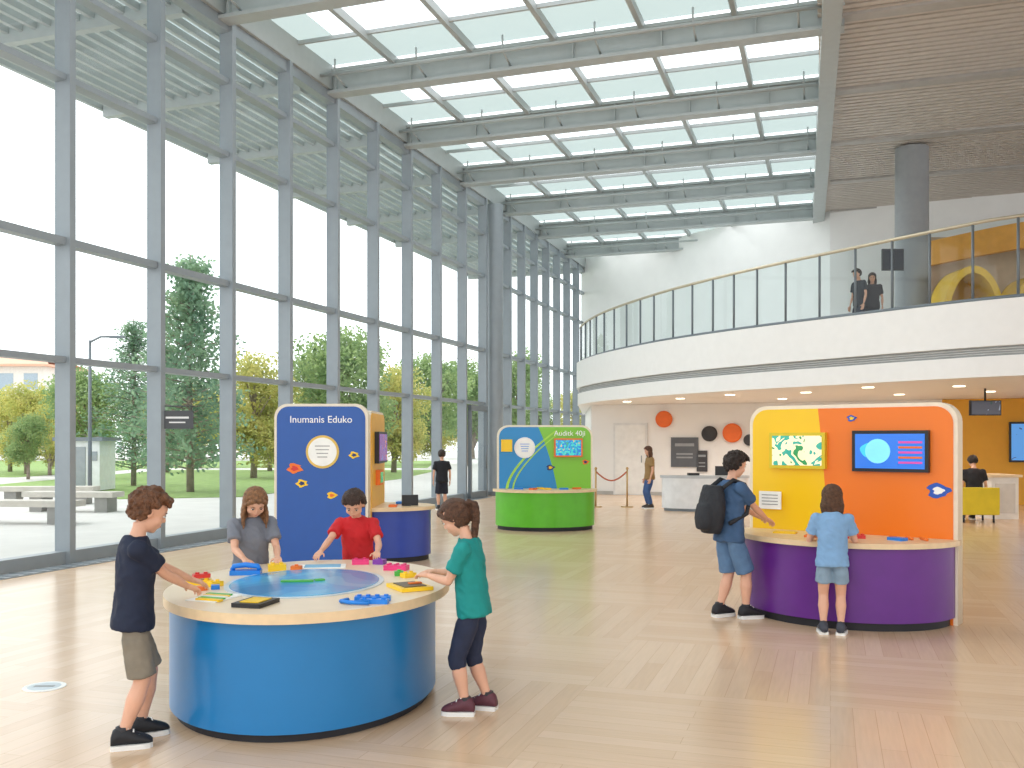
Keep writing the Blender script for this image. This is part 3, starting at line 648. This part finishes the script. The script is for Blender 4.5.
    for sgn,Hp,K,A in legs:
        fo=(f+r*sgn*.12).normalized(); si=V((fo.y,-fo.x,0)); B=V((A.x,A.y,A.z-.05*H))
        tt=[(-.042,.022,.036),(-.034,.027,.062),(-.012,.029,.078),(.02,.030,.070),(.05,.032,.050),(.08,.033,.038),(.10,.027,.028),(.110,.014,.018)]
        sh_.loft([(B+fo*t*H+U*(.012+h_/2)*H,si*w_*H,U*h_/2*H) for t,w_,h_ in tt],0,n=16)
        out=[]
        for t,w_,h_ in tt: out.append(B+fo*t*H+si*(w_+.003)*H)
        for t,w_,h_ in tt[::-1]: out.append(B+fo*t*H-si*(w_+.003)*H)
        sh_.prism([(p.x,p.y,B.z) for p in out],(0,0,.019*H),1)
        sh_.tube([B+U*.06*H,B+U*.085*H],[.0255*H,.0245*H],2,12)
        for j in range(3): 
            p=B+fo*(.02+.02*j)*H+U*(.079-.014*j)*H; sh_.tube([p-si*.018*H,p+U*.004*H,p+si*.018*H],.003*H,1,6)
    sh_.obj('shoes',[SM,sole,mat('sock',(60,60,64),.8)],parent=E)
    for sgn,S,e_,w_ in sh:
        d=(w_-e_).normalized(); hl=.1*H; rc=wr[0 if sgn<0 else 1] is not None
        if rc:
            d=(d*.6+V((d.x,d.y,0)).normalized()*.5-U*.12).normalized(); pn=-U
        else: pn=(-r*sgn)
        pn=(pn-d*pn.dot(d)).normalized(); sd_=d.cross(pn)
        ts=-r*sgn if rc else f
        sd_=sd_ if sd_.dot(ts)>0 else -sd_
        hm=MB(); hm.loft([(w_-d*.05*hl,sd_*.15*hl,pn*.13*hl),(w_+d*.1*hl,sd_*.19*hl,pn*.12*hl),(w_+d*.38*hl,sd_*.23*hl,pn*.11*hl),(w_+d*.5*hl,sd_*.21*hl,pn*.08*hl)],n=14)
        for j,ln in enumerate((.42,.48,.45,.36)):
            b0=w_+d*(.46-.02*abs(j-1))*hl+sd_*(.165-.11*j)*hl; q1=b0+(d+sd_*(.06-.05*j)+pn*.12).normalized()*ln*.42*hl
            q2=q1+(d*.8+pn*.6).normalized()*ln*.32*hl; q3=q2+(d*.45+pn*.85).normalized()*ln*.26*hl
            hm.tube([b0-d*.1*hl,b0,q1,q2,q3],[.052*hl,.052*hl,.048*hl,.044*hl,.034*hl],n=8)
        t0=w_+d*.15*hl+sd_*.14*hl; t1=t0+(d*.55+sd_*.75+pn*.2).normalized()*.22*hl; t2=t1+(d*.85+sd_*.35+pn*.35).normalized()*.2*hl
        hm.tube([t0,t1,t2],[.07*hl,.056*hl,.042*hl],n=8)
        remeshed(hm,'hand',sm,max(.0024,.026*hl)*max(1,fine*.7),1,E)
    if backpack:
        m=MB(); BK=mat('backpack_black',(34,36,42),.7,var=.1,scale=20,bump=.3)
        def bx_(s0,f0,u0,sx,sy,sz):
            rings=[]
            for k_ in range(7):
                t=k_/6; e=math.sin(math.pi*(.12+.76*t))**.35
                rings.append((T(s0,f0,u0-sz/2+sz*t),r*sx/2*e*H,tf*sy/2*e*H))
            m.loft(rings,0,20)
        bx_(0,-.125,.635,.2,.13,.28); bx_(0,-.18,.59,.15,.07,.15)
        remeshed(m,'backpack',BK,vx*1.2,2,E,fold=.003*H,fs=12/H)
        m=MB()
        for s in(-1,1): m.tube([T(s*.06,-.1,.76),T(s*.065,-.03,.812),T(s*.07,.045,.79),T(s*.075,.085,.72),T(s*.085,.06,.62),T(s*.09,-.06,.56)],.013*H,0,8)
        m.obj('backpack_straps',[BK],parent=E)
    return E
person('boy_in_navy_tee',(-2.01,5.0),28,1.35,.165,(24,34,58),(132,124,110),.93,(28,30,36),'curly',(104,66,40),lean=3,pitch=20,wr=((-1.80,5.42,.78),(-1.77,5.24,.77)),feet=((-.06,.04),(.06,-.04)))
person('girl_in_grey_tee',(-1.93,6.97),-62,1.30,.162,(120,124,134),(60,70,100),1.6,(90,90,95),'long',(140,98,64),lean=10,pitch=28,wr=((-1.66,6.70,.77),(-1.86,6.58,.77)))
person('boy_in_red_tee',(-1.20,7.42),-92,1.26,.166,(200,32,38),(50,60,90),.9,(60,60,66),'short',(60,40,30),lean=14,pitch=22,wr=((-1.0,7.02,.77),(-1.42,7.0,.77)))
person('girl_in_teal_tee',(-.22,5.56),168,1.27,.165,(18,140,136),(38,46,70),1.22,(96,50,62),'pony',(88,58,40),lean=6,pitch=22,wr=((-.50,5.60,.80),(-.47,5.76,.80)),feet=((-.05,.03),(.06,-.05)))
person('teenager_with_backpack',(1.95,8.52),22,1.53,.146,(62,92,128),(92,124,160),.95,(30,30,36),'curly',(44,32,26),lean=3,pitch=12,wr=((2.32,8.84,.86),(2.34,8.64,.86)),feet=((-.05,-.03),(.06,.08)),backpack=True)
person('girl_in_blue_tee',(2.64,7.80),72,1.24,.163,(128,168,208),(136,160,180),.62,(60,64,76),'long',(92,62,42),lean=4,pitch=15,wr=((2.58,8.10,.78),(2.86,8.02,.80)),hlen=.62)
person('child_in_black_tee',(-1.6,21.6),100,1.4,.15,(30,32,38),(36,40,54),.95,(40,40,44),'short',(50,36,28),lean=0,pitch=5,fine=2.2)
person('visitor_in_tan_top',(3.22,22.1),190,1.5,.14,(150,120,76),(60,90,140),1.9,(60,50,44),'long',(90,56,36),lean=0,pitch=10,fine=2.2)
person('seated_visitor',(9.10,18.62),80,1.65,.135,(36,34,38),(40,40,52),1.9,(40,36,34),'short',(40,30,26),lean=4,pitch=20,fine=2.2,sit=True,feet=((-.06,.28),(.06,.28)))
person('balcony_visitor',(7.95,21.6),200,1.66,.135,(48,50,56),(40,44,60),1.9,(40,40,40),'short',(50,36,28),lean=4,pitch=10,fine=2.4,z0=3.9)
person('balcony_visitor',(8.3,21.8),250,1.60,.135,(60,56,60),(36,40,50),1.9,(40,40,40),'long',(60,40,28),lean=2,pitch=10,fine=2.4,z0=3.9)
# ---------------------------------------------------------------- outside
def leafmat(n,a,b):
    m=bpy.data.materials.new(n); m.use_nodes=True; nt=m.node_tree; bs=nt.nodes['Principled BSDF']
    tc=nt.nodes.new('ShaderNodeTexCoord'); nn=nt.nodes.new('ShaderNodeTexNoise'); nn.inputs['Scale'].default_value=1.6; nn.inputs['Detail'].default_value=6; nt.links.new(tc.outputs['Object'],nn.inputs['Vector'])
    r=nt.nodes.new('ShaderNodeValToRGB'); r.color_ramp.elements[0].position=.35; r.color_ramp.elements[1].position=.65; r.color_ramp.elements[0].color=lin(a); r.color_ramp.elements[1].color=lin(b)
    nt.links.new(nn.outputs['Fac'],r.inputs['Fac']); nt.links.new(r.outputs['Color'],bs.inputs['Base Color']); bs.inputs['Roughness'].default_value=.8
    o=nt.nodes['Material Output']; tl=nt.nodes.new('ShaderNodeBsdfTranslucent'); nt.links.new(r.outputs['Color'],tl.inputs[0])
    mx=nt.nodes.new('ShaderNodeMixShader'); mx.inputs[0].default_value=.45; nt.links.new(bs.outputs[0],mx.inputs[1]); nt.links.new(tl.outputs[0],mx.inputs[2]); nt.links.new(mx.outputs[0],o.inputs['Surface'])
    return m
BARK=mat('bark',(150,136,124),.9,var=.2)
def leaf(m,p,s,mi):
    a=V((random.gauss(0,1),random.gauss(0,1),random.gauss(0,1))).normalized(); b=a.orthogonal().normalized()
    k=len(m.v); m.v+=[p-a*s,p+b*s*.55,p+a*s,p-b*s*.55]; m.f.append([k,k+1,k+2,k+3]); m.m.append(mi); m.s.append(False)
def decid(name,lm,n=8500,low=1.9):
    m=MB(); m.tube([(0,0,0),(0.05,0,1.4),(0,.05,2.6),(.1,0,4.2)],[.14,.11,.08,.03],0)
    blobs=[]
    for i in range(20):
        a=random.random()*6.28; rr_=.4+1.3*random.random(); z=low+(4.7-low)*random.random(); rr_*=1-.4*abs(z-3)/2
        c=V((rr_*math.cos(a),rr_*math.sin(a),z)); blobs.append((c,.65+.5*random.random()))
        m.tube([(0,0,max(.4,z-1.3)),c*.6+V((0,0,z*.38)),c],[.05,.03,.012],0,6)
    for i in range(n):
        c,R_=random.choice(blobs); d=V((random.gauss(0,1),random.gauss(0,1),random.gauss(0,1))).normalized()*R_*random.random()**.45; leaf(m,c+d,.085,1)
    me=m.mesh(name); me.materials.append(BARK); me.materials.append(lm); return me
def pine(name,lm):
    m=MB(); m.tube([(0,0,0),(.05,0,4.4),(0,0,7.4)],[.12,.08,.02],0)
    for i in range(100):
        z=.8+6.4*(i/100); R_=(7.6-z)**.8*.42+.15; R_*=.55+.75*random.random(); a=i*2.4+random.random(); e=V((R_*math.cos(a),R_*math.sin(a),z+.12*R_)); b0=V((0,0,z-.1))
        m.tube([b0,b0.lerp(e,.5)+V((0,0,.02)),e],[.03,.018,.006],0,5)
        for j in range(80):
            t=.15+.85*random.random()**.8; p=b0.lerp(e,t)+V((random.gauss(0,.17),random.gauss(0,.17),random.gauss(0,.12))); leaf(m,p,.08,1)
    me=m.mesh(name); me.materials.append(BARK); me.materials.append(lm); return me
G1=decid('tree_green',leafmat('leaf_green',(116,146,94),(170,190,130))); G2=decid('tree_yellow',leafmat('leaf_yellow',(168,176,98),(214,204,122)),low=.9); PM=pine('pine',leafmat('needles',(108,142,118),(156,184,148)))  # foliage colours lightened: the washed-out outdoor haze is painted into them
def place(me,name,px,d,Hh,base,rz_=None):
    o=bpy.data.objects.new(name,me); sc.collection.objects.link(o); o.location=(px,d,-.04); s=Hh/base; o.scale=(s,s,s); o.rotation_euler=(0,0,random.random()*6)
place(PM,'pine_tree',-10.2,30,7.5,7.4); place(PM,'pine_tree',-13.6,34,6.0,7.4); place(PM,'pine_tree',-17.5,48,6.6,7.4)
for x,d,h_,me in((-17.8,40,4.8,G1),(-23.6,46,4.6,G2),(-21.5,44,3.4,G2),(-26,49,4.2,G2),(-11.2,41,5.6,G2),(-9.2,45,6.0,G1),(-7.6,42,6.8,G1),(-6.0,48,5.6,G2),(-4.4,54,6.6,G1),(-2.8,60,7.0,G1),(0.4,66,8,G1),(-12.8,50,5.0,G2),(-18.5,56,5.2,G2),(-20.2,39.5,2.8,G1),(-14.5,60,4,G2),(-8.5,62,4.4,G2),(-5.2,64,4.6,G2)):
    place(me,'garden_tree',x,d,h_,5.3)
for i in range(18): place((G1,G2)[i%2==1],'garden_tree',-44+i*2.9,78+random.random()*6,5+2*random.random(),5.3)
m=MB(); m.box((0,0,4.2),(14,8,8.4),0)
for i in range(6):
    for j in range(3): m.box((-5.8+i*2.3,-4.01,2+j*2.5),(1.3,.06,1.5),1); m.box((-5.8+i*2.3,-4.3,1.1+j*2.5),(1.7,.6,.12),2)
m.prism([(-7.6,-4.6,8.4),(7.6,-4.6,8.4),(7.6,4.6,8.4),(-7.6,4.6,8.4)],(0,0,.2),3); m.prism([(-7.6,-4.6,8.6),(7.6,-4.6,8.6),(5,0,9.9),(-5,0,9.9)],(0,.1,0),3); m.prism([(-7.6,4.6,8.6),(7.6,4.6,8.6),(5,.1,9.9),(-5,.1,9.9)],(0,-.1,0),3)
o=m.obj('apartment_building',[mat('render_beige',(225,218,210),.8),mat('bldg_glass',(160,174,186),.2),WHITE,mat('roof_tile',(222,172,146),.8)],loc=(-57,104,-.06)); o.scale=(1.12,1.12,1.12)  # building colours paled to stand in for haze, no volume used
m=MB(); m.box((0,0,.8),(1.3,1.2,1.6),0); m.box((0,0,1.65),(1.6,1.5,.12),1); m.box((-.1,-.61,.75),(.6,.03,1.3),2); m.box((.45,-.61,1.1),(.25,.03,.3),2)
m.obj('ticket_booth',[mat('booth_white',(225,226,226),.5),STEELD,mat('booth_grey',(150,156,162),.5)],loc=(-13.9,31.0,-.02))
def bench(x,y,L_,rz_):
    m=MB(); m.box((0,0,.4),(L_,.55,.12),0); m.box((-L_*.36,0,.17),(.3,.45,.34),1); m.box((L_*.36,0,.17),(.3,.45,.34),1); o=m.obj('concrete_bench',[mat('bench_pale',(196,190,180),.7),mat('bench_leg',(150,148,144),.8)],loc=(x,y,-.06)); o.rotation_euler=(0,0,rz_)
bench(-9.9,18.9,2.6,-.1); bench(-12.0,24.5,2.4,.1); bench(-10.2,22.0,2.2,-.1)
m=MB(); m.tube([(0,0,0),(0,0,4.4)],[.06,.04],0); m.tube([(0,0,4.35),(.3,0,4.5),(.6,0,4.5)],.03,0); m.box((.75,0,4.49),(.4,.16,.06),0); m.obj('street_lamp',[STEELD],loc=(-11.6,26.0,-.06))
print('done')
